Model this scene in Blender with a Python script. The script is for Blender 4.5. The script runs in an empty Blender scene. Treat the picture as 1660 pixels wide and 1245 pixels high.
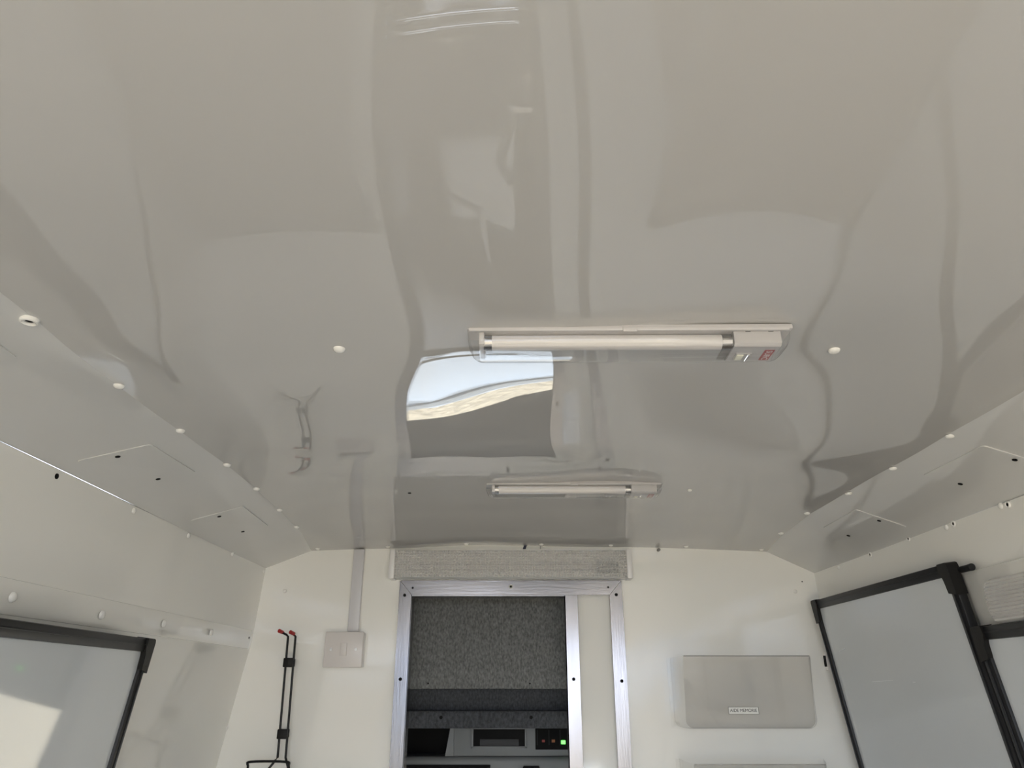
import bpy, bmesh, math, random
from mathutils import Vector, Matrix
random.seed(7)
C = bpy.context.scene.collection
S = bpy.context.scene
PI = math.pi

# ------------------------------------------------------------------ camera
H = 1.60                      # eye height above the van floor
PITCH = math.radians(22.6)
FPX = 1176.0
cam_d = bpy.data.cameras.new('camera'); cam = bpy.data.objects.new('camera', cam_d); C.objects.link(cam)
cam.location = (0, 0, H); cam.rotation_euler = (PI/2 + PITCH, 0, 0)
cam_d.sensor_fit = 'HORIZONTAL'; cam_d.sensor_width = 36.0; cam_d.lens = 36.0*FPX/1660.0
cam_d.clip_start = 0.02; cam_d.clip_end = 500
S.camera = cam

# ------------------------------------------------------------------ colour management
S.view_settings.view_transform = 'Standard'; S.view_settings.look = 'None'
S.view_settings.gamma = 1.0; S.view_settings.use_curve_mapping = False
S.view_settings.exposure = 1.12
S.cycles.use_adaptive_sampling = False; S.cycles.use_guiding = True; S.cycles.caustics_reflective = False; S.cycles.sample_clamp_indirect = 8.0
S.cycles.max_bounces = 10; S.cycles.diffuse_bounces = 6; S.cycles.glossy_bounces = 5
S.cycles.transparent_max_bounces = 16; S.cycles.transmission_bounces = 6

# ------------------------------------------------------------------ sky and sun
w = bpy.data.worlds.new('sky'); S.world = w; w.use_nodes = True
nt = w.node_tree; nt.nodes.clear()
out = nt.nodes.new('ShaderNodeOutputWorld'); bg = nt.nodes.new('ShaderNodeBackground')
tc = nt.nodes.new('ShaderNodeTexCoord'); nz = nt.nodes.new('ShaderNodeTexNoise'); rp = nt.nodes.new('ShaderNodeValToRGB')
nz.inputs['Scale'].default_value = 2.2; nz.inputs['Detail'].default_value = 5
rp.color_ramp.elements[0].position = .35; rp.color_ramp.elements[0].color = (.62, .77, 1.0, 1)
rp.color_ramp.elements[1].position = .65; rp.color_ramp.elements[1].color = (.98, .98, 1.0, 1)
nt.links.new(tc.outputs['Generated'], nz.inputs['Vector']); nt.links.new(nz.outputs['Fac'], rp.inputs['Fac'])
nt.links.new(rp.outputs['Color'], bg.inputs['Color']); nt.links.new(bg.outputs[0], out.inputs[0])
bg.inputs['Strength'].default_value = 3.6
sun_d = bpy.data.lights.new('sun', 'SUN'); sun = bpy.data.objects.new('sun', sun_d); C.objects.link(sun)
sun_d.energy = 9.0; sun_d.angle = math.radians(1.0); sun_d.color = (1.0, .97, .92)
sun.rotation_euler = (math.radians(-14), math.radians(36), 0)
sun.location = (0, 0, 12)

def portal(name, loc, rot, sx, sy):     # sampling helper on a real opening, gives no light of its own
    d = bpy.data.lights.new(name, 'AREA'); d.shape = 'RECTANGLE'; d.size = sx; d.size_y = sy
    d.cycles.is_portal = True
    o = bpy.data.objects.new(name, d); C.objects.link(o); o.location = loc; o.rotation_euler = rot
    return o
REAR = -1.55
portal('rear_door_portal', (.07, REAR, .945), (PI/2, 0, 0), 1.36, 1.89)
portal('side_door_portal', (-.78, -.78, .91), (PI/2, 0, -PI/2), 1.2, 1.83)
portal('windscreen_portal', (.07, 2.96, 1.1), (-PI/2-.35, 0, 0), 1.5, .75)

# ------------------------------------------------------------------ photograph ray helpers (used once, to measure where things stand)
cp, sp = math.cos(PITCH), math.sin(PITCH)
def ray(u, v):
    v = v - 622.5; return Vector((u-830.0, FPX*cp + v*sp, FPX*sp - v*cp))
def onY(u, v, Y): r = ray(u, v); r = r*(Y/r.y); return Vector((r.x, r.y, r.z + H))
def onZ(u, v, z): r = ray(u, v); r = r*((z-H)/r.z); return Vector((r.x, r.y, r.z + H))
def onP(u, v, p, n):
    r = ray(u, v); o = Vector((0, 0, H)); n = Vector(n); return o + r*((Vector(p)-o).dot(n)/r.dot(n))

# ------------------------------------------------------------------ materials
MATS = {}
def mat(name, col, rough=.5, metal=0., ior=1.5, bump=0., bscale=60., var=.0, vscale=8., coat=0., emis=None, estr=0., stretch=None, spec=.5, obj=True):
    if name in MATS: return MATS[name]
    m = bpy.data.materials.new(name); m.use_nodes = True; MATS[name] = m
    t = m.node_tree; b = t.nodes['Principled BSDF']
    b.inputs['Base Color'].default_value = (*col, 1); b.inputs['Roughness'].default_value = rough
    b.inputs['Metallic'].default_value = metal; b.inputs['IOR'].default_value = ior
    b.inputs['Coat Weight'].default_value = coat; b.inputs['Coat Roughness'].default_value = .03
    b.inputs['Specular IOR Level'].default_value = spec
    tcn = t.nodes.new('ShaderNodeTexCoord'); mp = t.nodes.new('ShaderNodeMapping')
    t.links.new(tcn.outputs['Object'], mp.inputs['Vector'])
    if stretch: mp.inputs['Scale'].default_value = stretch
    n = t.nodes.new('ShaderNodeTexNoise'); n.inputs['Scale'].default_value = vscale; n.inputs['Detail'].default_value = 4
    t.links.new(mp.outputs[0], n.inputs['Vector'])
    mx = t.nodes.new('ShaderNodeMix'); mx.data_type = 'RGBA'
    mx.inputs[6].default_value = (*[c*(1-var) for c in col], 1); mx.inputs[7].default_value = (*[min(1, c*(1+var)) for c in col], 1)
    t.links.new(n.outputs['Fac'], mx.inputs[0]); t.links.new(mx.outputs[2], b.inputs['Base Color'])
    if bump:
        n2 = t.nodes.new('ShaderNodeTexNoise'); n2.inputs['Scale'].default_value = bscale; n2.inputs['Detail'].default_value = 3
        bp = t.nodes.new('ShaderNodeBump'); bp.inputs['Strength'].default_value = bump; bp.inputs['Distance'].default_value = .002
        t.links.new(mp.outputs[0], n2.inputs['Vector']); t.links.new(n2.outputs['Fac'], bp.inputs['Height']); t.links.new(bp.outputs[0], b.inputs['Normal'])
    if emis: b.inputs['Emission Color'].default_value = (*emis, 1); b.inputs['Emission Strength'].default_value = estr
    return m
def clear(name, tint=(.95, .95, .95), ior=1.45, rough=.02, haze=.0, hazecol=(.8, .8, .8)):
    m = bpy.data.materials.new(name); m.use_nodes = True; t = m.node_tree; t.nodes.clear()
    o = t.nodes.new('ShaderNodeOutputMaterial'); tr = t.nodes.new('ShaderNodeBsdfTransparent'); g = t.nodes.new('ShaderNodeBsdfGlossy')
    f = t.nodes.new('ShaderNodeLayerWeight'); f.inputs['Blend'].default_value = .5; pw = t.nodes.new('ShaderNodeMath'); pw.operation = 'POWER'; pw.inputs[1].default_value = 4.6; ma = t.nodes.new('ShaderNodeMath'); ma.operation = 'MULTIPLY_ADD'; ma.inputs[1].default_value = .94; ma.inputs[2].default_value = ((ior-1)/(ior+1))**2; mx = t.nodes.new('ShaderNodeMixShader')
    tr.inputs[0].default_value = (*tint, 1); g.inputs['Roughness'].default_value = rough; 
    t.links.new(f.outputs['Facing'], pw.inputs[0]); t.links.new(pw.outputs[0], ma.inputs[0]); t.links.new(ma.outputs[0], mx.inputs[0]); t.links.new(tr.outputs[0], mx.inputs[1]); t.links.new(g.outputs[0], mx.inputs[2])
    last = mx
    if haze:
        d = t.nodes.new('ShaderNodeBsdfDiffuse'); d.inputs[0].default_value = (*hazecol, 1)
        m2 = t.nodes.new('ShaderNodeMixShader'); m2.inputs[0].default_value = haze
        t.links.new(mx.outputs[0], m2.inputs[1]); t.links.new(d.outputs[0], m2.inputs[2]); last = m2
    t.links.new(last.outputs[0], o.inputs[0]); return m
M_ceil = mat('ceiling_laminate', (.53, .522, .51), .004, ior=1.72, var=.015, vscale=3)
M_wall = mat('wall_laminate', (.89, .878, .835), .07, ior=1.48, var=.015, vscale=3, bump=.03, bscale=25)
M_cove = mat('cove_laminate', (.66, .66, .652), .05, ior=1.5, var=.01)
M_cap = mat('white_screw_cap', (.86, .85, .82), .25)
M_white = mat('white_plastic', (.83, .81, .80), .3)
M_switch = mat('switch_plastic', (.72, .68, .66), .3)
M_trunk = mat('trunking_plastic', (.66, .65, .67), .35)
M_dark = mat('dark_hole', (.002, .002, .002), .6, spec=.15)
M_steel = mat('screw_steel', (.35, .34, .32), .3, metal=1)
M_alu = mat('brushed_aluminium', (.19, .19, .205), .17, metal=1, var=.16, vscale=9, stretch=(6, 6, .6), bump=.05, bscale=40)
M_aluh = mat('brushed_aluminium_across', (.19, .19, .205), .17, metal=1, var=.16, vscale=9, stretch=(.6, 6, 6), bump=.05, bscale=40)
M_frame = mat('anthracite_frame', (.014, .0145, .016), .42, ior=1.45, spec=.3)
M_corner = mat('black_corner_plastic', (.007, .0065, .006), .5, spec=.25, bump=.15, bscale=400)
M_board = mat('whiteboard_enamel', (.66, .69, .71), .055, ior=1.5, var=.01)
M_tube = mat('phosphor_tube', (.68, .655, .65), .12)
M_metalcap = mat('tube_cap_metal', (.35, .34, .33), .25, metal=1)
M_grip = mat('grey_grip', (.22, .21, .20), .4)
M_red = mat('red_print', (.42, .035, .03), .4)
M_pale = mat('pale_rocker', (.72, .72, .62), .3)
M_lampw = mat('lamp_white_plastic', (.56, .545, .55), .3)
M_chrome = mat('chrome', (.85, .85, .85), .08, metal=1)
M_blackwire = mat('black_coated_wire', (.004, .004, .004), .35, spec=.3)
M_redtip = mat('red_rubber_tip', (.35, .015, .015), .35)
M_carpet = mat('grey_carpet', (.185, .19, .188), .95, var=.95, vscale=230, bump=1.0, bscale=260, stretch=(1, 1, .55), spec=.1)
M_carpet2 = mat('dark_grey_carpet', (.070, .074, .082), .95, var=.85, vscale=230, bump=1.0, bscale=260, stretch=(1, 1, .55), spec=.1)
M_cab = mat('cab_grey_plastic', (.19, .197, .20), .5, bump=.1, bscale=300)
M_cabdark = mat('cab_dark_plastic', (.05, .05, .053), .8, bump=.1, bscale=300)
M_black = mat('black_plastic', (.006, .006, .006), .7, spec=.15)
M_seat = mat('seat_fabric', (.08, .08, .085), .9, bump=.4, bscale=300)
M_green = mat('green_lamp', (.05, .6, .05), .4, emis=(.12, 1, .10), estr=1.6)
M_amber = mat('amber_legend', (.3, .10, .02), .4)
M_redleg = mat('red_legend', (.30, .04, .03), .4)
M_floor = mat('van_floor_vinyl', (.16, .16, .155), .45, var=.1, vscale=30)
M_body = mat('white_paint', (.33, .36, .40), .12, coat=.6)
M_gravel = mat('gravel', (.34, .285, .205), .95, var=.9, vscale=14, bump=.6, bscale=30)
M_backdrop = mat('backdrop_green', (.05, .07, .035), .9, var=.5, vscale=6, bump=.5, bscale=12)
M_desk1 = mat('grey_worktop', (.36, .36, .35), .3, var=.03, vscale=40)
M_desk2 = mat('beige_worktop', (.36, .30, .25), .35, var=.03, vscale=40)
M_mat = mat('cab_floor_mat', (.17, .15, .14), .8, var=.2, vscale=30)
M_ink = mat('black_ink', (.02, .02, .02), .6)
M_label = mat('label_paper', (.80, .79, .75), .5)
M_tape = mat('navy_tape', (.008, .012, .05), .4)
M_smear = mat('marker_smear', (.80, .82, .84), .3)
M_clear = clear('clear_lamp_cover', (.94, .94, .94), 1.5, .015, .05)
M_lens = clear('prismatic_lens', (.90, .90, .88), 1.55, .06, .5, (.90, .89, .87))
M_side = clear('clear_acrylic_side', (.985, .985, .985), 1.49, .03)
M_pocket = clear('clear_acrylic', (.80, .79, .775), 1.5, .03, .09, (.5, .49, .47))
M_glass = clear('windscreen_glass', (.92, .95, .94), 1.5, .0)

# ------------------------------------------------------------------ mesh helpers
class MB:
    def __init__(s): s.bm = bmesh.new()
    def box(s, lo, hi, bevel=0, seg=2, rot=None, mw=None):
        r = bmesh.ops.create_cube(s.bm, size=1); vs = r['verts']
        c = [(a+b)/2 for a, b in zip(lo, hi)]; d = [abs(b-a) for a, b in zip(lo, hi)]
        bmesh.ops.scale(s.bm, vec=d, verts=vs)
        if bevel:
            es = list({e for v in vs for e in v.link_edges})
            r2 = bmesh.ops.bevel(s.bm, geom=es, offset=bevel, segments=seg, affect='EDGES', profile=.5)
            vs = list({v for f in r2['faces'] for v in f.verts} | {v for v in vs if v.is_valid})
        M = Matrix.Translation(c)
        if rot is not None: M = M @ rot
        if mw is not None: M = mw @ M
        bmesh.ops.transform(s.bm, matrix=M, verts=vs); return s
    def poly(s, pts, flip=False):
        vs = [s.bm.verts.new(p) for p in pts]
        s.bm.faces.new(vs[::-1] if flip else vs); return s
    def prism(s, pts, d):                      # closed slab from a planar polygon pushed along d
        n = len(pts); d = Vector(d)
        a = [s.bm.verts.new(p) for p in pts]; b = [s.bm.verts.new(Vector(p)+d) for p in pts]
        s.bm.faces.new(a[::-1]); s.bm.faces.new(b)
        for i in range(n): s.bm.faces.new((a[i], a[(i+1) % n], b[(i+1) % n], b[i]))
        return s
    def cyl(s, p0, p1, r, seg=16, r2=None, cap=True):
        p0 = Vector(p0); p1 = Vector(p1); d = p1-p0
        q = d.to_track_quat('Z', 'Y').to_matrix().to_4x4()
        bmesh.ops.create_cone(s.bm, cap_ends=cap, segments=seg, radius1=r, radius2=r if r2 is None else r2, depth=d.length, matrix=Matrix.Translation((p0+p1)/2) @ q)
        return s
    def tube(s, pts, r, seg=10, closed=False):
        pts = [Vector(p) for p in pts]; n = len(pts); rings = []
        up = Vector((.3, .1, 1)).normalized()
        for i, p in enumerate(pts):
            if closed: t = pts[(i+1) % n]-pts[i-1]
            else: t = pts[min(i+1, n-1)]-pts[max(i-1, 0)]
            t.normalize(); a = t.cross(up)
            if a.length < .05: a = t.cross(Vector((1, 0, 0)))
            a.normalize(); b = t.cross(a)
            rings.append([s.bm.verts.new(p+(a*math.cos(k*2*PI/seg)+b*math.sin(k*2*PI/seg))*r) for k in range(seg)])
        for i in range(n if closed else n-1):
            A, B = rings[i], rings[(i+1) % n]
            for k in range(seg): s.bm.faces.new((A[k], A[(k+1) % seg], B[(k+1) % seg], B[k]))
        if not closed: s.bm.faces.new(rings[0][::-1]); s.bm.faces.new(rings[-1])
        return s
    def grid(s, fn, nu, nv, flip=False):
        V = [[s.bm.verts.new(fn(i/nu, j/nv)) for j in range(nv+1)] for i in range(nu+1)]
        for i in range(nu):
            for j in range(nv):
                f = (V[i][j], V[i+1][j], V[i+1][j+1], V[i][j+1])
                s.bm.faces.new(f[::-1] if flip else f)
        return s
    def build(s, name, m, parent=None, smooth=True, loc=None, rot=None, recalc=True):
        if recalc: bmesh.ops.recalc_face_normals(s.bm, faces=s.bm.faces)
        me = bpy.data.meshes.new(name); s.bm.to_mesh(me); s.bm.free()
        me.materials.append(m)
        o = bpy.data.objects.new(name, me); C.objects.link(o)
        if smooth:
            for p in me.polygons: p.use_smooth = True
            try: me.set_sharp_from_angle(angle=math.radians(38))
            except Exception: pass
        if parent is not None:
            o.parent = parent
            if loc is None: o.matrix_parent_inverse = Matrix.Translation(parent.location).inverted()
        if loc is not None: o.location = loc
        if rot is not None: o.rotation_euler = rot
        return o
def tag(o, label=None, cat=None, group=None, kind=None):
    if label: o['label'] = label
    if cat: o['category'] = cat
    if group: o['group'] = group
    if kind: o['kind'] = kind
    return o
def empty(name, loc, label, cat, group=None):
    o = bpy.data.objects.new(name, None); C.objects.link(o); o.location = loc; o.empty_display_size = .05
    return tag(o, label, cat, group)
def mesh_text(name, body, size, m, parent, loc, rot, ext=.00005, offset=0, space=1.0):
    cu = bpy.data.curves.new(name, 'FONT'); cu.body = body; cu.size = size; cu.extrude = ext; cu.align_x = 'CENTER'; cu.align_y = 'CENTER'
    cu.offset = offset; cu.space_character = space
    t = bpy.data.objects.new(name, cu); C.objects.link(t); bpy.context.view_layer.update()
    me = bpy.data.meshes.new_from_object(t.evaluated_get(bpy.context.evaluated_depsgraph_get())); bpy.data.objects.remove(t)
    me.name = name; me.materials.clear(); me.materials.append(m)
    o = bpy.data.objects.new(name, me); C.objects.link(o); o.parent = parent; o.location = loc; o.rotation_euler = rot
    return o
def struct(o, label=None): o['kind'] = 'structure'; o['category'] = 'structure'; o['label'] = label or o.name.replace('_', ' '); return o
def bez(pts, n=8):                              # smooth polyline through control points (Catmull-Rom)
    P = [Vector(p) for p in pts]; P = [P[0]]+P+[P[-1]]; o = []
    for i in range(1, len(P)-2):
        for k in range(n):
            t = k/n; a, b, c, d = P[i-1], P[i], P[i+1], P[i+2]
            o.append(.5*((2*b)+(c-a)*t+(2*a-5*b+4*c-d)*t*t+(3*b-a-3*c+d)*t**3))
    o.append(P[-2]); return o
def interp(x, tab):
    if x <= tab[0][0]: return tab[0][1]
    for (a, b), (c, d) in zip(tab, tab[1:]):
        if x <= c: return b+(d-b)*(x-a)/(c-a)
    return tab[-1][1]

# ------------------------------------------------------------------ section of the van body
ZC = H+.31
YB = 1.82                                        # bulkhead face
BL = (-.606, H+.267); BR = (.741, H+.255)        # cove / wall joints
def jl(y): return interp(y, [(1.2, -.437), (1.4, -.447), (1.6, -.462), (1.82, -.498)])
def jr(y): return interp(y, [(1.4, .582), (1.62, .602), (1.82, .632)])
def lwx(z):                                      # left wall
    return BL[0]-.055*(BL[1]-z) if z > H+.10 else -.6152-.16*(H+.10-z) if z > H-.75 else -.7512
def rwx(z):
    return BR[0]+.03*(BR[1]-z) if z > H+.17 else .7436+.135*(H+.17-z) if z > H-.75 else .8678
FIX = [(-.182, .69), (.335, .69), (-.187, 1.305), (.322, 1.287), (-.175, .06), (.318, .06), (-.175, -.53), (.318, -.53)]
EDL = [.584, .742, .902, 1.07, 1.21, 1.37, 1.53, .425, .265, .105, -.055, -.215, -.375]
EDR = [.75, .923, 1.08, 1.24, 1.40, 1.60, .59, .43, .27, .11, -.05, -.21]
# undulation of the thin laminate sheet, hundredths of a millimetre at the knots of a cubic spline
WAVE = (
    (-155, -86, -7, 91, 218, 382, 588, 836, 1116, 1406, 1665, 1848, 1919, 1863, 1691, 1429, 1109, 763, 411, 71, -249, -538, -771, -922, -970, -913, -768, -563, -335, -113, 86, 265),
    (-164, -112, -55, 14, 102, 217, 366, 552, 775, 1023, 1264, 1428, 1465, 1399, 1247, 1042, 801, 547, 297, 56, -190, -434, -636, -759, -784, -714, -566, -373, -171, 10, 159, 287),
    (-167, -131, -94, -54, -4, 65, 155, 274, 427, 620, 842, 999, 949, 882, 756, 627, 484, 325, 190, 62, -111, -320, -484, -569, -567, -485, -344, -172, -4, 125, 212, 278),
    (-160, -137, -118, -103, -85, -60, -25, 23, 91, 189, 352, 529, 249, 250, 153, 156, 160, 96, 113, 102, -14, -194, -287, -300, -256, -176, -71, 50, 152, 202, 214, 218),
    (-146, -131, -121, -123, -129, -138, -152, -168, -174, -202, -275, -179, -738, -596, -604, -404, -162, -123, 152, 147, 17, -53, 18, 135, 247, 280, 286, 297, 264, 191, 135, 105),
    (-126, -111, -103, -107, -122, -152, -202, -266, -309, -294, -394, -493, -1037, -893, -801, -814, -516, -435, -36, -250, -318, 110, 423, 655, 843, 776, 634, 515, 312, 95, 3, -10),
    (-101, -79, -64, -58, -65, -89, -136, -200, -230, -133, -125, -354, -427, -152, -672, -860, -750, -712, -441, -423, -132, 455, 755, 871, 1007, 997, 808, 653, 305, -58, -125, -50),
    (-71, -37, -6, 19, 36, 43, 43, 50, 84, 130, 136, -60, -140, -234, -728, -748, -923, -890, -748, -505, -22, 448, 837, 948, 1066, 1082, 846, 745, 329, -112, -116, 72),
    (-40, 11, 61, 112, 162, 212, 261, 307, 334, 334, 280, 157, 45, -218, -674, -908, -938, -898, -853, -308, 178, 555, 847, 1015, 1099, 1072, 815, 686, 318, -32, 110, 358),
    (-9, 59, 130, 206, 289, 379, 472, 548, 576, 538, 410, 220, -15, -312, -563, -734, -779, -806, -809, -247, 173, 526, 785, 965, 1018, 963, 724, 576, 276, 50, 319, 579),
    (20, 102, 189, 286, 395, 516, 643, 760, 827, 745, 529, 194, -217, -474, -589, -614, -586, -671, -657, -278, 137, 470, 729, 882, 930, 866, 635, 484, 186, -85, 143, 481),
    (45, 136, 233, 341, 463, 598, 739, 862, 920, 841, 603, 224, -207, -494, -587, -458, -352, -383, -490, -67, 246, 482, 764, 901, 936, 860, 616, 457, 141, -188, -16, 288),
    (63, 156, 255, 364, 486, 619, 754, 872, 936, 895, 705, 350, -96, -467, -497, -250, -89, -76, -93, 232, 470, 715, 958, 1080, 1070, 975, 693, 504, 158, -231, -141, 69),
    (73, 162, 255, 356, 466, 582, 698, 804, 883, 908, 828, 570, 215, -89, -104, 34, 131, 179, 276, 531, 829, 1107, 1172, 1310, 1244, 1153, 820, 601, 206, -297, -332, -162),
    (73, 153, 235, 321, 410, 501, 588, 668, 742, 816, 871, 747, 554, 335, 383, 396, 358, 309, 370, 613, 937, 1141, 1188, 1369, 1306, 1239, 897, 676, 283, -214, -301, -226),
    (64, 130, 197, 265, 331, 393, 445, 484, 511, 531, 560, 641, 706, 801, 844, 705, 536, 373, 318, 458, 701, 883, 994, 1125, 1131, 1070, 850, 651, 317, -46, -133, -180),
    (45, 96, 147, 196, 239, 274, 295, 295, 271, 227, 212, 387, 663, 958, 851, 740, 542, 276, 88, 190, 399, 529, 620, 719, 778, 774, 676, 522, 288, 48, -90, -207),
    (17, 53, 88, 119, 144, 159, 159, 138, 96, 44, 34, 162, 409, 584, 568, 498, 278, -35, -252, 13, 228, 213, 211, 286, 390, 456, 451, 373, 224, 38, -139, -286),
    (-20, 4, 24, 41, 51, 55, 48, 28, -5, -38, -46, 6, 103, 191, 228, 173, 33, -300, -266, 216, 282, 46, -80, -40, 85, 195, 251, 245, 170, 23, -168, -340),
    (-63, -51, -41, -36, -34, -35, -39, -46, -57, -68, -71, -62, -47, -46, -82, -148, 54, -148, -69, 170, 186, 55, -67, -101, -44, 41, 113, 159, 156, 53, -153, -345),
    (-113, -108, -107, -109, -112, -112, -108, -103, -96, -91, -93, -101, -117, -139, -176, -203, -95, -259, -229, -135, -97, -60, -28, -18, -37, -12, 46, 117, 166, 100, -125, -321),
    (-166, -168, -173, -179, -183, -180, -171, -155, -137, -126, -128, -148, -179, -214, -247, -266, -270, -354, -383, -362, -296, -183, -75, -23, -27, -21, 26, 103, 159, 107, -83, -281),
)
def bsp(t): return ((1-t)**3/6, (3*t**3-6*t*t+4)/6, (-3*t**3+3*t*t+3*t+1)/6, t**3/6)
def ceil_z(x, y):
    u = (x-.07)/.52; q = min(1, max(0, (y-1.50)/.32)); q = q*q*(3-2*q)
    z = ZC+(.024-.012*q)*(1-u*u)
    a = min(max((x+.62)/.065, 0), 19-1e-6); b = min(max((y+.06)/.065, 0), 29-1e-6)
    i, j = int(a), int(b); A, B = bsp(a-i), bsp(b-j)
    return z+1e-5*sum(A[k]*B[l]*WAVE[i+k][j+l] for k in range(4) for l in range(4))
# ceiling sheet
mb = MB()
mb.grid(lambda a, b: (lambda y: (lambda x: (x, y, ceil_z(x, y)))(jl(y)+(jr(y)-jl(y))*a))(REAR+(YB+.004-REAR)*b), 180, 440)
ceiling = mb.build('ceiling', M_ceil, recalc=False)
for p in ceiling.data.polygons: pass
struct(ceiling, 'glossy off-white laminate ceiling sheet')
def hitc(u, v):                                   # where a sight line meets the ceiling sheet
    z = ZC
    for _ in range(8):
        p = onZ(u, v, z); z = ceil_z(p.x, p.y)
    return p.x, p.y
# roof skin above
struct(MB().box((-.95, REAR-.02, ZC+.05), (1.1, 2.9, ZC+.08), .01).build('trim_1', M_body), 'outer roof skin above the ceiling sheet')

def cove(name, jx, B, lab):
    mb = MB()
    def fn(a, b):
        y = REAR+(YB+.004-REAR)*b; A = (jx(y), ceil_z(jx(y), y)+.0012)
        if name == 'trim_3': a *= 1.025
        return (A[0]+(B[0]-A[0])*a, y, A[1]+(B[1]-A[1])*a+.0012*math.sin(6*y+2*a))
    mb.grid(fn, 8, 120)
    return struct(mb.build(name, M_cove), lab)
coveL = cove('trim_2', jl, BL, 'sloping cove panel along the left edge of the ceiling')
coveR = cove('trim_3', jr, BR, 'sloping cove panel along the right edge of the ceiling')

SD0, SD1 = -1.38, -.18                            # side door opening in the left wall, behind the camera
def wall(name, fx, z0, lab, sgn, ya=REAR, yb=YB+.004, zl=0):
    mb = MB()
    def fn(a, b):
        z = zl+(z0-zl)*(1-a); y = ya+(yb-ya)*b
        return (fx(z)+sgn*.0014*math.sin(5*y+1.3)*math.sin(7*z), y, z)
    mb.grid(fn, 90, 60)
    return struct(mb.build(name, M_wall), lab)
wall_left = wall('wall_left', lwx, BL[1], 'white laminate left side wall', -1, SD1)
wall('trim_17', lwx, BL[1], 'left wall band above the open side door', -1, REAR, SD1, 1.83)
wall('trim_18', lwx, BL[1], 'left wall post behind the open side door', -1, REAR, SD0, 0)
wall_right = wall('wall_right', rwx, BR[1], 'cream laminate right side wall', 1)
struct(MB().box((-.80, SD1, 0), (-.77, 2.1, H+.34), 0).box((-.80, REAR-.02, 1.83), (-.77, SD1, H+.34)).box((-.80, REAR-.02, 0), (-.77, SD0, 1.83)).build('trim_4', M_body), 'outer skin behind the left wall')
struct(MB().box((.90, REAR-.02, 0), (.93, 2.1, H+.34), 0).build('trim_5', M_body), 'outer skin behind the right wall')
struct(MB().box((-.80, REAR, -.04), (.93, 3.3, 0), 0).build('floor', M_floor), 'grey vinyl floor')

# bulkhead with the door opening: measured on its plane
P = lambda u, v: onY(u, v, YB)
dxl, dxr = P(668, 965).x, P(988, 965).x          # inner faces of the opening
dzt = P(830, 965).z
def topz(x):
    if x < jl(YB): return BL[1]+(ceil_z(jl(YB), YB)-BL[1])*(x-BL[0])/(jl(YB)-BL[0])
    if x > jr(YB): return BR[1]+(ceil_z(jr(YB), YB)-BR[1])*(x-BR[0])/(jr(YB)-BR[0])
    return ceil_z(x, YB)
mb = MB()
def bh(x0f, x1f, z0, z1f, nx, nz):
    def fn(a, b):
        zr = z0+(H+.27-z0)*b                       # height used for the slanting side edge
        x = x0f(zr)+(x1f(zr)-x0f(zr))*a
        z = z0+(z1f(x)-z0)*b
        return (x, YB+.0012*math.sin(9*x+3)*math.sin(6*z), z)
    mb.grid(fn, nx, nz)
bh(lambda z: lwx(min(z, BL[1]))-.004, lambda z: dxl-.01, 0, lambda x: topz(max(x, BL[0]))+.01, 24, 60)
bh(lambda z: dxr+.01, lambda z: rwx(min(z, BR[1]))+.004, 0, lambda x: topz(min(x, BR[0]))+.01, 24, 60)
bh(lambda z: dxl-.01, lambda z: dxr+.01, dzt+.01, lambda x: topz(x)+.01, 24, 4)
wall_front = struct(mb.build('wall_front', M_wall), 'white laminate bulkhead wall with the cab doorway')

# ------------------------------------------------------------------ wall trim strips
tl = MB().box((0, SD1, H+.080), (.004, 1.80, H+.121), .0015)
o = tl.build('trim_6', M_wall); 
for v in o.data.vertices: v.co.x += lwx(v.co.z) - .001
struct(o, 'white joint strip along the left wall')
strip_left = o
# raised cream panel on the right wall that carries the wall lamp
mb = MB().box((-.010, REAR, H-.02), (.002, 1.21, H+.170), .002)
strip_right = mb.build('trim_7', M_wall)
for v in strip_right.data.vertices: v.co.x += rwx(v.co.z) - .001
struct(strip_right, 'raised cream panel band along the right wall')

# ------------------------------------------------------------------ screw caps (children of the sheet they fix)
def cap_mesh():
    mb = MB(); pr = [(0, .0042), (.003, .0040), (.0052, .0030), (.0062, .0012), (.0064, 0)]
    n = 14; rings = []
    for r, z in pr[1:]: rings.append([mb.bm.verts.new((r*math.cos(k*2*PI/n), r*math.sin(k*2*PI/n), z)) for k in range(n)])
    c = mb.bm.verts.new((0, 0, pr[0][1]))
    for k in range(n): mb.bm.faces.new((c, rings[0][k], rings[0][(k+1) % n]))
    for A, B in zip(rings, rings[1:]):
        for k in range(n): mb.bm.faces.new((A[k], B[k], B[(k+1) % n], A[(k+1) % n]))
    return mb.build('screw_cap', M_cap, recalc=True)
proto_cap = cap_mesh(); CAPME = proto_cap.data; bpy.data.objects.remove(proto_cap)
def head_mesh():
    mb = MB(); mb.cyl((0, 0, 0), (0, 0, .0012), .0042, 14); mb.cyl((0, 0, .0010), (0, 0, .0016), .0022, 8)
    return mb.build('screw', M_dark)
ph = head_mesh(); HEADME = ph.data; bpy.data.objects.remove(ph)
def cup_mesh():                                   # open cap base whose lid has come off: ring round a dark screw
    mb = MB(); n = 16; prof = [(.0066, 0), (.0062, .003), (.0050, .0034), (.0036, .0018)]
    R = [[mb.bm.verts.new((r*math.cos(k*2*PI/n), r*math.sin(k*2*PI/n), z)) for k in range(n)] for r, z in prof]
    for A, B in zip(R, R[1:]):
        for k in range(n): mb.bm.faces.new((A[k], A[(k+1) % n], B[(k+1) % n], B[k]))
    return mb.build('cap_base', M_cap)
pc = cup_mesh(); CUPME = pc.data; bpy.data.objects.remove(pc)
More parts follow.
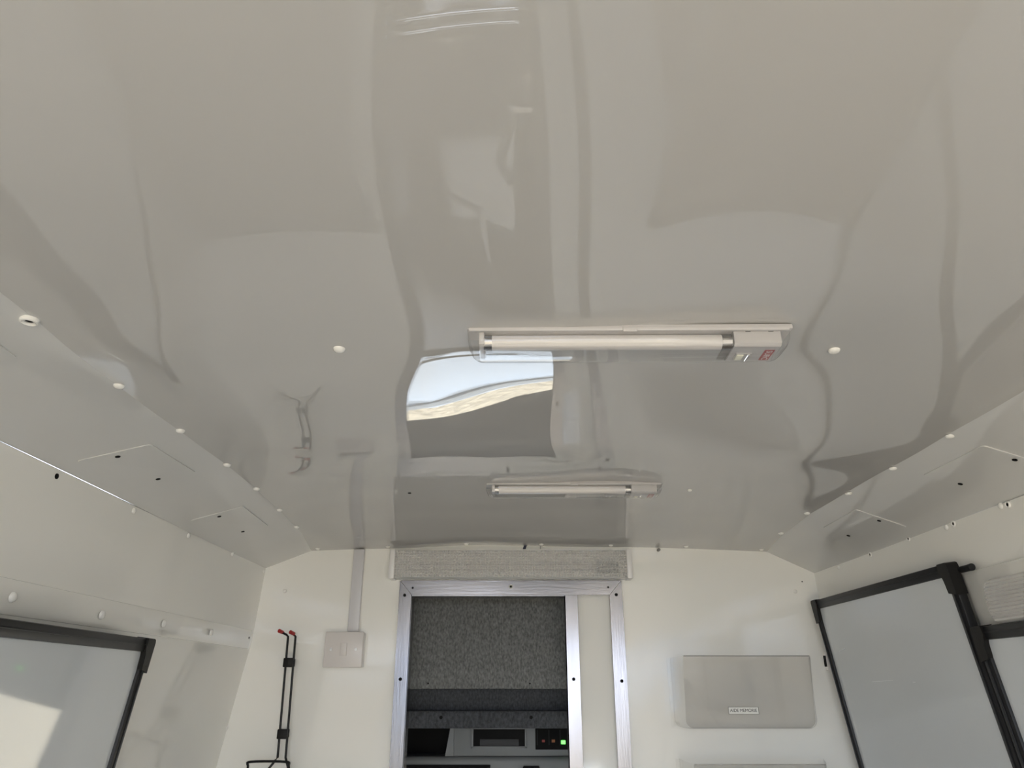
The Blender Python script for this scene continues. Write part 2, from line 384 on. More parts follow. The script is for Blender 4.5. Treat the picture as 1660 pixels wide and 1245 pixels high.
def place(me, name, p, n, parent, s=1.0, spin=0):
    o = bpy.data.objects.new(name, me); C.objects.link(o); o.parent = parent
    o.matrix_parent_inverse = Matrix.Translation(parent.location).inverted()
    o.location = p; o.rotation_mode = 'QUATERNION'; o.rotation_quaternion = Vector(n).to_track_quat('Z', 'Y'); o.scale = (s, s, s)
    return o
DN = (0, 0, -1)
for i, (x, y) in enumerate(FIX):
    if i < 4: x, y = hitc(*((550, 565), (1352, 567), (664, 799), (1118, 794))[i])
    z = ceil_z(x, y)
    if i == 2: place(HEADME, 'screw', (x, y, z), DN, ceiling, .75)
    else: place(CAPME, 'screw_cap', (x, y, z), DN, ceiling, 1.0 if i < 2 else .75)
for i, y in enumerate(EDL):
    x = jl(y)+.002
    if i == 0:
        x, y = hitc(48, 517)
        place(CUPME, 'cap_base', (x, y, ceil_z(x, y)), DN, ceiling, 1.25)
        place(HEADME, 'screw', (x, y, ceil_z(x, y)-.001), DN, ceiling, .8)
    else: place(CAPME, 'screw_cap', (x, y, ceil_z(x, y)), DN, ceiling, .95)
for y in EDR:
    x = jr(y)+.004 if y < 1.3 else jr(y)-.008
    place(CAPME, 'screw_cap', (x, y, ceil_z(x, y)), DN, ceiling, .95)
for u in (520, 632, 757, 877, 988, 1108, 1228):
    x = P(u, 888).x; y = YB-.028; place(CAPME, 'screw_cap', (x, y, ceil_z(x, y)), DN, ceiling, .9)
NL = (1, 0, -.10); NR = (-1, 0, -.05)
LP = ((-.610, 1, H+.2), (1, 0, -.055)); RP = ((.742, 1, H+.2), (-1, 0, -.03))
def wcap(u, v, side, me=CAPME, name='screw_cap', s=.85, parent=None):
    if side == 'L': p = onP(u, v, *LP); x = lwx(p.z); n = (1, 0, -.08); par = parent or wall_left
    else: p = onP(u, v, *RP); x = rwx(p.z); n = (-1, 0, -.05); par = parent or wall_right
    return place(me, name, (x, p.y, p.z), n, par, s)
for u, v in ((216, 828), (305, 868), (376, 898), (427, 926)): wcap(u, v, 'L', s=.8)
wcap(91, 772, 'L', HEADME, 'screw', .9)
for u, v in ((1534, 855), (1622, 820)): wcap(u, v, 'R', s=.8)
for u, v in ((1546, 849), (1634, 818), (1411, 899), (1473, 873)):
    wcap(u, v, 'R', CUPME, 'cap_base', .8); o = wcap(u, v, 'R', HEADME, 'screw', .6); o.location.x -= .001
for u, v in ((1359, 919), (1317, 938)): wcap(u, v, 'R', s=.8)
for u, v in ((20, 968), (165, 997), (265, 1011), (342, 1025)):
    p = onP(u, v, (-.612, 1, H+.1), (1, 0, 0)); place(CAPME, 'screw_cap', (lwx(p.z)+.003, p.y, p.z), (1, 0, -.1), strip_left, 1.05)
p = onP(405, 1034, (-.612, 1, H+.1), (1, 0, 0)); place(HEADME, 'screw', (lwx(p.z)+.003, 1.785, p.z), (1, 0, -.1), strip_left, .6)
for u, v in ((462, 958), (1289, 959)): p = P(u, v); place(CAPME, 'screw_cap', (p.x, YB-.001, p.z), (0, -1, 0), wall_front, .75)
p = P(364, 1180); place(CAPME, 'screw_cap', (p.x+.004, YB-.002, p.z), (0, -1, 0), wall_front, .8)
p = P(1300, 943); place(HEADME, 'screw', (p.x, YB-.001, p.z), (0, -1, 0), wall_front, .35)

# ------------------------------------------------------------------ access panels let into the coves
def cove_frame(B, jx):
    A = Vector((jx(1.0), 1.0, ZC+.001)); Bv = Vector((B[0], 1.0, B[1])); t = (Bv-A).normalized()
    n = t.cross(Vector((0, 1, 0))).normalized()
    if n.z > 0: n = -n
    return A, t, n
def access(parent, B, jx, y0, y1, a0, a1, screws):
    A, t, n = cove_frame(B, jx); W = (Vector((B[0], 1, B[1]))-A).length
    # each panel stands a little proud with softened edges
    q = []; r = .006
    def pt(a, y, h): return Vector((A.x, 0, A.z+.0015))+t*(a*W)+Vector((0, y, 0))+n*h
    w_ = (a1-a0)*W; cs = []
    for cx, cy, s0 in ((a0*W+r, y0+r, PI), (a1*W-r, y0+r, 1.5*PI), (a1*W-r, y1-r, 0), (a0*W+r, y1-r, .5*PI)):
        for k in range(5):
            an = s0+k*PI/8; cs.append((cx+r*math.cos(an), cy+r*math.sin(an)))
    def cs_(cx, cy):
        a = cx/W; X = jx(cy); Z = ceil_z(X, cy)+.0012
        return Vector((X+(B[0]-X)*a, cy, Z+(B[1]-Z)*a+.0012*math.sin(6*cy+2*a)))
    base = [cs_(cx, cy)+n*.0002 for cx, cy in cs]
    o = MB().prism(base, n*.0014).build('access_panel', M_cove, parent, smooth=False)
    for (a, y) in screws:
        s = place(HEADME, 'screw', cs_(a*W, y)+n*.0016, n, o, .8); s['label'] = 'black screw'
    return o
def coverel(u, v, B, jx):
    A, t, n = cove_frame(B, jx); p = onP(u, v, A, n); return (p-A).dot(t)/(Vector((B[0], 1, B[1]))-A).length, p.y
def scr(B, jx, *uv): return [coverel(u, v, B, jx) for u, v in uv]
for y0, y1, s0, s1 in ((.925, 1.075, .94, 1.06), (1.295, 1.465, 1.314, 1.450), (.49, .645, .505, .63)):
    access(coveL, BL, jl, y0, y1, .27, .83, [(.56, s0), (.56, s1)])
for y0, y1, s0, s1 in ((1.305, 1.470, 1.319, 1.456), (.920, 1.073, .932, 1.059)):
    access(coveR, BR, jr, y0, y1, .27, .82, [(.56, s0), (.56, s1)])

# ------------------------------------------------------------------ door opening, aluminium frame and sliding door edge
door = struct(bpy.data.objects.new('door_1', None), 'aluminium framed cab doorway'); C.objects.link(door); door.location = (.0, YB, 0)
T = .004
def jamb(name, u0, u1, u0b, u1b, y, m, thick=T, ztop=965, lab=None):
    a0, a1 = onY(u0, ztop, y), onY(u1, ztop, y); b0, b1 = onY(u0b, 1245, y), onY(u1b, 1245, y)
    x0, x1 = (a0.x+b0.x)/2, (a1.x+b1.x)/2
    return x0, x1
f = YB-.006
xl0, xl1 = onY(647, 965, f).x, onY(668, 965, f).x
xm0, xm1 = onY(915, 965, f).x, onY(936, 965, f).x
xr0, xr1 = onY(988, 965, f).x, onY(1009, 965, f).x
zt0, zt1 = onY(830, 965, f).z, onY(830, 941, f).z
def jambmesh(xa, xb, mitre):                    # flat bar plus return edge, mitred at the top
    if mitre == 'L': top = [(xa, f, zt1), (xb, f, zt0)]
    elif mitre == 'R': top = [(xa, f, zt0), (xb, f, zt1)]
    else: top = [(xa, f, zt0), (xb, f, zt0)]
    return MB().prism([(xa, f, 0.0), (xb, f, 0.0), top[1], top[0]], (0, .004, 0))
g = .0006
j1 = jambmesh(xl0, xl1-g, 'L').box((xl1-.002, f, 0), (xl1, f+.05, zt0)).build('jamb', M_alu, door, smooth=False)
j2 = jambmesh(xr0+g, xr1, 'R').build('jamb', M_alu, door, smooth=False)
j3 = jambmesh(xm0, xm1, '').box((xm0, f, 0), (xm0+.002, f+.03, zt0-.001)).build('door_edge_strip', M_alu, door, smooth=False)
rail = MB().prism([(xl0+g*2, f, zt1), (xr1-g*2, f, zt1), (xr0, f, zt0+g), (xl1, f, zt0+g)], (0, .004, 0)).box((xl1, f, zt0-.002), (xm0, f+.05, zt0+.001)).build('head_rail', M_aluh, door, smooth=False)
MB().box((xm0+.002, YB+.004, 0), (xr0+.02, YB+.02, zt0+.01), .002).build('sliding_panel', M_wall, door)
def dscrew(u, v, par, s=.9): p = onY(u, v, f); place(HEADME, 'screw', (p.x, f-.0002, p.z), (0, -1, 0), par, s)
for u, v in ((656, 965), (649, 1101)): dscrew(u, v, j1)
for u, v in ((669, 953), (986, 952)): dscrew(u, v, rail, .6)
dscrew(828, 951, rail)
p = onY(828, 951, f); place(CUPME, 'washer', (p.x, f-.0002, p.z), (0, -1, 0), rail, .8)
dscrew(930, 1101, j3); 
for u, v in ((999, 964), (1008, 1104)): dscrew(u, v, j2)

MB().box((dxl, YB-.03, 0), (xm0+.02, 2.13, .012), .002).build('sill_plate', M_aluh, door)
for yy in (2.032, 2.088): MB().cyl((dxl, yy, .014), (xm0+.0, yy, .014), .007, 16).build('sill_ridge', M_chrome, door)

# ------------------------------------------------------------------ strip light over the door
sy = YB-.045
sx0, sx1 = onY(631, 915, sy).x, onY(1025, 915, sy).x
sz0, sz1 = onY(830, 936, sy).z, onY(830, 891, sy).z
ex = .0125
strip = empty('strip_light', ((sx0+sx1)/2, YB, (sz0+sz1)/2), 'long white strip light with diamond-patterned lens mounted above the cab doorway', 'light')
MB().box((sx0+ex, YB-.014, sz0), (sx1-ex, YB, sz1), .001).build('housing', M_white, strip)
MB().box((sx0, sy, sz0-.002), (sx0+ex, YB, sz1+.001), .0015).build('end_cap', M_white, strip)
MB().box((sx1-ex, sy, sz0-.002), (sx1, YB, sz1+.001), .0015).build('end_cap', M_white, strip)
tz = (sz0+sz1)/2-.006
MB().cyl((sx0+.035, YB-.028, tz), (sx1-.10, YB-.028, tz), .008, 20).build('fluorescent_tube', M_tube, strip)
MB().box((sx1-.085, YB-.034, tz-.012), (sx1-.03, YB-.012, tz+.012), .003).build('ballast', M_grip, strip)
# prismatic lens: a U of plastic whose face is a field of small pyramids
nx, nz_ = 84, 10; xa, xb = sx0+ex, sx1-ex; za, zb = sz0+.001, sz1-.001
mb = MB(); V = [[mb.bm.verts.new((xa+(xb-xa)*i/nx, sy+.004, za+(zb-za)*j/nz_)) for j in range(nz_+1)] for i in range(nx+1)]
for i in range(nx):
    for j in range(nz_):
        c = mb.bm.verts.new((xa+(xb-xa)*(i+.5)/nx, sy-.0005, za+(zb-za)*(j+.5)/nz_))
        q = (V[i][j], V[i+1][j], V[i+1][j+1], V[i][j+1])
        for k in range(4): mb.bm.faces.new((q[k], q[(k+1) % 4], c))
mb.poly([(xa, sy+.004, za), (xb, sy+.004, za), (xb, YB-.012, za), (xa, YB-.012, za)])
mb.poly([(xa, sy+.004, zb), (xb, sy+.004, zb), (xb, YB-.012, zb), (xa, YB-.012, zb)])
mb.build('lens', M_lens, strip, smooth=False)

# ------------------------------------------------------------------ ceiling lamps
def lamp(uL, uR, vtop, label, s):
    """flat 12 V fluorescent lamp: tray, clear cover, tube, ballast box with rocker switch and red badge"""
    zc = ceil_z(*hitc((uL+uR)/2, vtop))-.0005
    a, b = onZ(uL, vtop, zc), onZ(uR, vtop, zc)
    y0 = a.y; L = b.x-a.x; W = .046*s; t = .021*s
    root = empty('ceiling_lamp', ((a.x+b.x)/2, y0+W/2, zc), label, 'lamp', None)
    hx = L/2; hy = W/2
    def bd(mb, name, m, par=root, sm=True): return mb.build(name, m, par, smooth=sm, loc=(0, 0, 0))
    bd(MB().box((-hx, -hy, -.0035*s), (hx, hy, .002), .0015*s), 'base_tray', M_lampw)
    bd(MB().box((-hx+.002, -hy-.001*s, -.0055*s), (hx-.004, -hy+.003*s, -.001), .001*s), 'flange', M_lampw)
    bx = hx-.012*s; bl = .047*s
    box = bd(MB().prism([(bx-bl, -hy+.004*s, -.0035*s), (bx-bl, -hy+.004*s, -.0175*s), (bx-bl, -hy+.008*s, -t+.001*s), (bx-bl, hy-.003*s, -t+.001*s), (bx-bl, hy-.003*s, -.0035*s)], (bl, 0, 0)), 'ballast_box', M_lampw, sm=False)
    for dx in (.012, .035):
        MB().box((bx-bl+dx*s, -hy+.0032*s, -.0052*s), (bx-bl+(dx+.005)*s, -hy+.0045*s, -.0036*s)).build('vent_slot', M_dark, box, loc=(0, 0, 0))
    zb = -t+.0010*s
    sw = bd(MB().box((bx-bl+.006*s, -hy+.022*s, zb-.0012*s), (bx-bl+.022*s, hy-.008*s, zb), .0004*s), 'rocker_switch', M_lampw)
    MB().box((bx-bl+.007*s, -hy+.024*s, zb-.0024*s), (bx-bl+.0140*s, hy-.010*s, zb-.0010*s), .0004*s).build('rocker', M_pale, sw, loc=(0, 0, 0))
    MB().cyl((bx-bl+.0185*s, -hy+.023*s, zb-.0018*s), (bx-bl+.0185*s, hy-.009*s, zb-.0018*s), .0012*s, 10).build('rocker_edge', M_chrome, sw, loc=(0, 0, 0))
    bg_ = bd(MB().box((bx-.0135*s, -hy+.016*s, zb-.0003), (bx-.0035*s, hy-.006*s, zb), 0), 'badge', M_red)
    mesh_text('badge_lettering', 'SURC', .0088*s, M_white, bg_, (bx-.0085*s, .005*s, zb-.0004), (PI, 0, PI/2))
    # tube, end grips and bands
    tx0, tx1 = -hx+.018*s, bx-bl-.001*s; ty, tzz, tr = -hy+.0145*s, -.0118*s, .0079*s
    tb = bd(MB().cyl((tx0+.006*s, ty, tzz), (tx1-.008*s, ty, tzz), tr, 24), 'fluorescent_tube', M_tube)
    for q0, q1 in ((tx0-.001*s, tx0+.007*s), (tx1-.010*s, tx1+.000*s)):
        MB().cyl((q0, ty, tzz), (q1, ty, tzz), tr*1.03, 24).build('tube_cap', M_metalcap, tb, loc=(0, 0, 0))
    bd(MB().box((-hx+.012*s, -hy+.004*s, -.018*s), (-hx+.0175*s, hy-.006*s, -.003*s), .001*s), 'lamp_holder', M_lampw)
    bd(MB().box((tx1-.008*s, ty-.004*s, -.0185*s), (tx1+.001*s, hy-.004*s, -.0175*s+.0005), .0003), 'retaining_clip', M_grip)
    # clear cover: rounded corners in plan, sloping ends
    nseg = 40; mb = MB(); rings = []
    for (z, ins, rr) in ((-.0032*s, .0, .012*s), (-.010*s, .0006*s, .012*s), (-.0185*s, .0035*s, .011*s), (-.0212*s, .0060*s, .010*s), (-.0218*s, .0100*s, .007*s)):
        ring = []; X, Y_ = hx-ins*1.3, hy-ins*.5
        if z > -.012*s: X = hx-ins
        for cxx, cyy, s0 in ((X-rr, Y_-rr, 0), (-X+rr, Y_-rr, PI/2), (-X+rr, -Y_+rr, PI), (X-rr, -Y_+rr, 1.5*PI)):
            for k in range(7): ring.append(mb.bm.verts.new((cxx+rr*math.cos(s0+k*PI/12), cyy+rr*math.sin(s0+k*PI/12), z)))
        rings.append(ring)
    for A, B in zip(rings, rings[1:]):
        n = len(A)
        for k in range(n): mb.bm.faces.new((A[k], A[(k+1) % n], B[(k+1) % n], B[k]))
    mb.bm.faces.new(rings[-1])
    cv = bd(mb, 'clear_cover', M_clear)
    MB().box((-.007*s, -hy-.0022*s, -.0072*s), (.007*s, -hy-.0002*s, -.0022*s), .0004*s).build('latch', M_lampw, cv, loc=(0, 0, 0))
    return root
lamp1 = lamp(757, 1285, 528, 'nearer larger ceiling lamp with clear cover, white tube and red badge', 1.0)
lamp2 = lamp(787, 1075, 781, 'farther smaller-looking ceiling lamp, the one nearest the cab doorway', .97)
lamp1.rotation_euler.z = math.radians(-.5)

# ------------------------------------------------------------------ switch, trunking
y0 = YB-.030
a, b = onY(528, 1024, y0), onY(586, 1082, y0)
sw = empty('light_switch', ((a.x+b.x)/2, YB, (a.z+b.z)/2), 'square white wall switch at the lower end of the trunking left of the doorway', 'switch')
MB().box((a.x+.001, y0+.006, b.z+.001), (b.x-.001, YB, a.z-.001), .002).build('back_box', M_white, sw)
MB().box((a.x, y0, b.z), (b.x, y0+.007, a.z), .0022, 3).build('face_plate', M_switch, sw)
cx, cz = (a.x+b.x)/2, (a.z+b.z)/2
MB().box((cx-.0075, y0-.003, cz-.014), (cx+.0075, y0+.001, cz+.014), .0012, rot=Matrix.Rotation(.06, 4, 'X')).build('rocker', M_switch, sw)
for dx in (-.029, .029):
    q = MB().cyl((cx+dx, y0-.001, cz), (cx+dx, y0+.001, cz), .0036, 16).box((cx+dx-.003, y0-.0012, cz-.0004), (cx+dx+.003, y0-.0009, cz+.0004)).build('screw', M_steel, sw); q['label'] = 'bright steel screw'
a, b = P(574, 893), P(592, 893); c, d = P(566, 1024), P(584, 1024)
xa, xb = (a.x+c.x)/2, (b.x+d.x)/2
tr = empty('cable_trunking', ((xa+xb)/2, YB, 1.75), 'narrow grey plastic cable trunking running from ceiling down to the wall switch', 'trunking')
zt, zb_ = ceil_z(xa, YB)-.001, onY(575, 1024, y0).z
MB().box((xa+.0015, YB-.010, zb_), (xb-.0015, YB, zt), .001).build('trunking_base', M_white, tr)
MB().box((xa, YB-.014, zb_+.001), (xb, YB-.006, zt-.001), .0025, 3).build('trunking_lid', M_trunk, tr)

# ------------------------------------------------------------------ wire rack
wy = YB-.030
rk = empty('wire_rack', (P(468, 1100).x, YB, P(468, 1100).z), 'black wire rack with two red-tipped prongs on the bulkhead left of the switch', 'rack')
def W(u, v, y=wy): return onY(u, v, y)
zlow = W(455, 1232).z
for (ut, ub, ht) in ((467, 450, (456, 1024)), (479, 463, (474, 1026))):
    top = W(ut, 1032); low = W(ub, 1228)
    hx_ = W(*ht, wy-.01); pts = [Vector((hx_.x, wy-.020, hx_.z)), Vector((top.x-.003, wy-.006, top.z+.004)), top, low,
        Vector((low.x+(-.035 if ub == 450 else .022), wy-.012, low.z-.050)), Vector((low.x+(-.055 if ub == 450 else .030), wy-.03, low.z-.085))]
    wv = MB().tube([pts[0], (pts[0]*.4+pts[1]*.6), pts[1], pts[2]]+[pts[2].lerp(pts[3], k/6) for k in range(1, 6)]+bez(pts[3:], 6), .0026).build('wire', M_blackwire, rk)
    tip = pts[0]; MB().cyl(tip+Vector((-.001, -.004, .001)), tip+Vector((.004, .009, -.002)), .0044, 14, .0040).build('rubber_tip', M_redtip, rk)
for v in (1074, 1190):
    uu = 473-(v-1032)*.083; p = W(uu-2, v)
    MB().box((p.x-.0115, wy-.004, p.z-.010), (p.x+.0115, wy+.004, p.z+.010), .002).box((p.x-.007, wy-.001, p.z-.008), (p.x+.007, YB, p.z+.008)).build('clip', M_corner, rk)
# lower loop that reaches out from the wall
l = [W(402, 1262, wy-.05), W(402, 1242, wy-.05), W(406, 1235, wy-.05), W(463, 1235, wy-.05), W(468, 1242, wy-.05), W(468, 1262, wy-.05)]
l = [l[0]+Vector((0, .05, -.06))]+l+[l[-1]+Vector((0, .05, -.06))]
MB().tube(bez(l, 5), .0026).build('holding_loop', M_blackwire, rk)

# ------------------------------------------------------------------ clear pockets on the bulkhead
def pocket(p0, width, height, depth, label, text):
    x, z = p0
    root = empty('document_pocket', (x+width/2, YB, z-height/2), label, 'pocket', None)
    w2, h2 = width/2, height/2; th = .003; n = 6; r = .016
    # body: front sheet, returns and curved base swept round one outline
    prof = [(-depth, h2)]+[(-depth, -h2+r)]+[(-depth+r-r*math.cos(k*PI/2/n), -h2+r-r*math.sin(k*PI/2/n)) for k in range(1, n+1)]+[(-.002, -h2)]
    xs = [(-w2, 0)]+[(-w2+r-r*math.cos(k*PI/2/4), r-r*math.sin(k*PI/2/4)) for k in range(5)]
    mb = MB()
    # front
    def outline(ins, y):
        o = [(-w2+ins, y, h2), (w2-ins, y, h2)]
        for k in range(7): o.append((w2-ins-r+r*math.cos(-k*PI/12), y, -h2+ins+r+r*math.sin(-k*PI/12)))
        for k in range(7): o.append((-w2+ins+r-r*math.sin(k*PI/12), y, -h2+ins+r-r*math.cos(k*PI/12)))
        return o
    rings = [outline(0, -.001), outline(0, -depth*.45), outline(.001, -depth*.85), outline(.002, -depth*.97), outline(.003, -depth)]
    rings = [[(x_ + (.042*(1+y_/depth) if x_ > 0 else 0), y_*(1.01+.11*z_/h2), z_) for x_, y_, z_ in o] for o in rings]
    R = [[mb.bm.verts.new(v) for v in o] for o in rings]
    for A, B in zip(R, R[1:]):
        m = len(A)
        for k in range(1, m): mb.bm.faces.new((A[k], A[(k+1) % m], B[(k+1) % m], B[k]))
    mb.build('pocket_side', M_side, root, loc=(0, 0, 0))
    body = MB().poly(rings[-1]).build('front_sheet', M_pocket, root, loc=(0, 0, 0))
    MB().box((-w2+.004, -depth*1.12-.0012, h2-.0015), (w2-.004, -depth*1.12+.0015, h2+.0005), .0005).build('front_lip', M_grip if text else M_pocket, root, loc=(0, 0, 0))
    MB().box((-w2-.008, -.002, -h2), (-w2+.001, 0, h2)).build('fixing_flange', M_side, root, loc=(0, 0, 0))
    if text:
        lx, lz = text; depth = depth*(1.01+.11*lz/h2)+.0008
        lb = MB().box((lx-.0325, -depth-.0014, lz-.0072), (lx+.0325, -depth-.0006, lz+.0072)).build('label', M_label, root, loc=(0, 0, 0))
        lb['label'] = 'small white label printed with black capitals'
        bm_ = MB()
        for q in (((lx-.0325), (lz-.0072), (lx+.0325), (lz-.0066)), ((lx-.0325), (lz+.0066), (lx+.0325), (lz+.0072)), ((lx-.0325), (lz-.0072), (lx-.0319), (lz+.0072)), ((lx+.0319), (lz-.0072), (lx+.0325), (lz+.0072))):
            bm_.box((q[0], -depth-.0017, q[1]), (q[2], -depth-.0013, q[3]))
        bm_.build('label_border', M_ink, lb, loc=(0, 0, 0))
        mesh_text('lettering', 'AIDE MEMORIE', .0088, M_ink, lb, (lx, -depth-.0016, lz), (PI/2, 0, 0), .0001, .0, .98)
    return root
PD = .115
a, b = onY(1107, 1063, YB-PD*1.12), onY(1308, 1183, YB-PD*.9)
a.x -= .003; b.x = onY(1313, 1066, YB-PD*1.12).x+.003
lbp = onY(1206, 1152, YB-PD)
pk = pocket((a.x, a.z), b.x-a.x, a.z-b.z, PD, 'clear acrylic wall pocket labelled AIDE MEMORIE right of the doorway', (lbp.x-(a.x+b.x)/2, lbp.z-(a.z+b.z)/2))
a2 = onY(1120, 1238, YB-PD)
pk2 = pocket((a2.x, a2.z), .28, .165, PD, 'lower clear acrylic pocket, only its upper rim showing below the labelled one', None)

# catch by the corner behind the first board
p = P(1340, 1072)
ct = empty('wall_catch', (p.x, YB, p.z), 'small white plastic catch on bulkhead beside the right whiteboard edge', 'catch')
MB().box((p.x-.006, YB-.012, p.z-.020), (p.x+.018, YB, p.z+.020), .003).build('catch_body', M_white, ct)
MB().box((p.x-.008, YB-.0135, p.z-.012), (p.x-.006, YB-.004, p.z+.012)).build('catch_slot', M_dark, ct)

# tape end, cable stub and eyelet where bulkhead meets ceiling
p = P(850, 884)
o = MB().prism([(p.x-.004, YB-.002, p.z-.010), (p.x+.003, YB-.002, p.z-.010), (p.x+.009, YB-.008, p.z+.006), (p.x+.001, YB-.008, p.z+.006)], (0, -.001, 0)).build('cable_tape', M_tape)
tag(o, 'scrap of dark blue tape poking out above the strip light', 'tape')
p = P(1067, 892)
o = MB().cyl((p.x, YB, p.z), (p.x, YB-.010, p.z), .0038, 14).cyl((p.x, YB-.010, p.z), (p.x, YB-.012, p.z), .0022, 8).build('wall_eyelet', M_grip)
tag(o, 'small steel bolt head on bulkhead just below the ceiling', 'bolt')
p = P(876, 886)
o = MB().cyl((p.x, YB-.001, p.z-.006), (p.x, YB-.003, p.z+.004), .0007, 6).build('wire_end', M_ink); tag(o, 'thin dark wire end beside the blue tape scrap', 'wire')

# ------------------------------------------------------------------ desks along both sides, below the picture, mirrored in the ceiling
for sd, x0, x1, m, lab in ((-1, -.745, -.29, M_desk1, 'pale grey worktop desk along the left side under the whiteboard'), (1, .42, .855, M_desk2, 'beige worktop desk along the right side under the whiteboards')):
    dk = empty('desk', ((x0+x1)/2, .75, 0), lab, 'desk')
    yd = -.14 if sd < 0 else -.30
    MB().box((x0, yd, .90), (x1, 1.812, .93), .006, 3).build('worktop', m, dk)
    xi = x1-.03 if sd < 0 else x0+.03
    for y in (yd+.05, .70, 1.78): MB().box((min(xi, x0 if sd < 0 else x1)+.01, y-.01, 0), (max(xi, x0 if sd < 0 else x1)-.01, y+.01, .90)).build('support_panel', m, dk)
    MB().box((min(xi, xi-sd*.015), yd+.06, .78), (max(xi, xi-sd*.015), 1.77, .90), .003).build('front_rail', M_alu, dk)

# ------------------------------------------------------------------ whiteboards
def board(name, xtop, slope, ya, yb, ztop, zbot, side, label, rail_w=.020, gapr=True):
    """side: +1 board hangs on the left wall facing +x, -1 on the right wall"""
    root = empty(name, (xtop, (ya+yb)/2, ztop), label, 'whiteboard', 'framed whiteboards on the side walls')
    d = Vector((-side*slope, 0, -1)).normalized(); Lh = (ztop-zbot)/(-d.z); n = Vector((side, 0, 0)); n = (n-d*n.dot(d)).normalized()
    O = Vector((0, 0, 0)); Wd = (yb-ya)/2
    def bx(y0, y1, s0, s1, h0, h1, bevel, nm, m, par=root):
        M = Matrix.Identity(4); M.col[0][:3] = n; M.col[1][:3] = Vector((0, 1, 0)); M.col[2][:3] = -d
        return MB().box((h0, y0, -s1), (h1, y1, -s0), bevel, mw=M).build(nm, m, par, loc=(0, 0, 0))
    bx(-Wd+.01, Wd-.01, .01, Lh-.01, .000, .008, 0, 'writing_surface', M_board)
    w_ = rail_w
    t0 = bx(-Wd+.02, Wd-.02, 0, w_, -.002, .013, .003, 'frame_rail', M_frame)
    bx(-Wd+.02, Wd-.02, w_*.42, w_*.50, .0125, .0148, .0005, 'groove_bead', M_frame, t0)
    bx(-Wd+.02, Wd-.02, Lh-w_, Lh, -.002, .013, .003, 'frame_rail', M_frame)
    for y0, y1 in ((-Wd, -Wd+w_), (Wd-w_, Wd)):
        q = bx(y0, y1, .02, Lh-.02, -.002, .013, .003, 'frame_stile', M_frame)
        bx((y0+y1)/2-.0012, (y0+y1)/2+.0012, .03, Lh-.03, .0125, .0148, .0005, 'groove_bead', M_frame, q)
    # black moulded corners: a quarter shape with a curved inner edge
    for sy in (-1, 1):
        for sz in (0, 1):
            pts = []; Lc = .045; r = .006
            q = [(0, r), (r*.3, r*.3), (r, 0), (Lc*.62, 0), (Lc*.66, w_*.6), (Lc*.58, w_*1.05)]
            for k in range(1, 6): a_ = k/6*PI/2; q.append((w_*1.1+(Lc*.58-w_*1.1)*(1-math.sin(a_)), w_*1.05+(Lc*1.05-w_*1.05)*(1-math.cos(a_))))
            q += [(w_*1.05, Lc*1.05), (0, Lc*1.15)]
            P3 = [n*-.003+Vector((0, sy*(Wd+.001-c), 0))+d*((e-.001) if sz == 0 else (Lh+.001-e)) for c, e in q]
            MB().prism(P3, n*.0195).build('corner_cap', M_corner, root, loc=(0, 0, 0), smooth=False)
    return root, d, n, Wd, Lh
bl = board('whiteboard', -.592, .125, .12, 1.243, H+.072, H-.62, 1, 'whiteboard on the left wall reflecting the bright window in its lower corner')
br1 = board('whiteboard', .722, .13, 1.203, 1.782, H+.187, H-.62, -1, 'tall narrow whiteboard on the right wall nearest the bulkhead')
br2 = board('whiteboard', .732, .13, .25, 1.195, H+.086, H-.62, -1, 'right wall whiteboard lower and nearer the camera, below the ribbed lamp')
bl[0].rotation_euler.z = math.radians(2.2); bl[0].location.x += .0217; bl[0].location.z -= .001
# wear marks on the tall board
root, d, n, Wd, Lh = br1
def onboard(u, v):
    p = onP(u, v, root.location+n*.008, n); return p
for (u0, v0, u1, v1, r) in ((1361, 1056, 1370, 1051, .0009), (1414, 1105, 1448, 1103, .0003), (1480, 1106, 1484, 1106, .0005)):
    p, q = onboard(u0, v0), onboard(u1, v1)
    o = MB().cyl(p, q, r, 8).build('scratch_mark', M_smear, root); 
# hinge bar that stands out behind the tall board's upper corner
p = onP(1560, 919, (.735, 1.17, H), (-1, 0, 0))
o = MB().cyl((.728, 1.205, H+.174), (.728, 1.172, H+.174), .0052, 18).cyl((.728, 1.174, H+.174), (.728, 1.171, H+.174), .0056, 18).build('hanging_bar', M_frame, br1[0]); o['label'] = 'short round dark bar end'

# ------------------------------------------------------------------ ribbed wall lamp on the right
wl = empty('wall_lamp', (.742, 1.0, H+.12), 'ribbed clear wall lamp on the cream band above the right whiteboard', 'lamp')
za, zb2 = H+.084, H+.152; ya, yb2 = .82, 1.150
xw = rwx(H+.12)-.0105
MB().box((xw-.003, ya, za), (xw, yb2, zb2), .003).build('lamp_base', M_white, wl)
mb = MB(); nr = 13
def lensfn(a, b):
    y = ya+.003+(yb2-ya-.006)*a; k = b*2-1
    e = 1-max(0, (abs(a*2-1)-.93)/.07)**2
    prof = (1-abs(k)**4)*e
    z = (za+zb2)/2+k*(zb2-za)/2*(.94+.05*e)
    rib = .0016*math.cos(b*nr*2*PI)*(1 if abs(k) < .9 else 0)
    return (xw-.003-(.020+rib)*math.sqrt(max(0, prof)), y, z)
mb.grid(lensfn, 40, nr*4)
mb.build('ribbed_lens', M_lens, wl)
MB().cyl((xw-.011, ya+.02, (za+zb2)/2), (xw-.011, yb2-.02, (za+zb2)/2), .006, 16).build('fluorescent_tube', M_tube, wl)

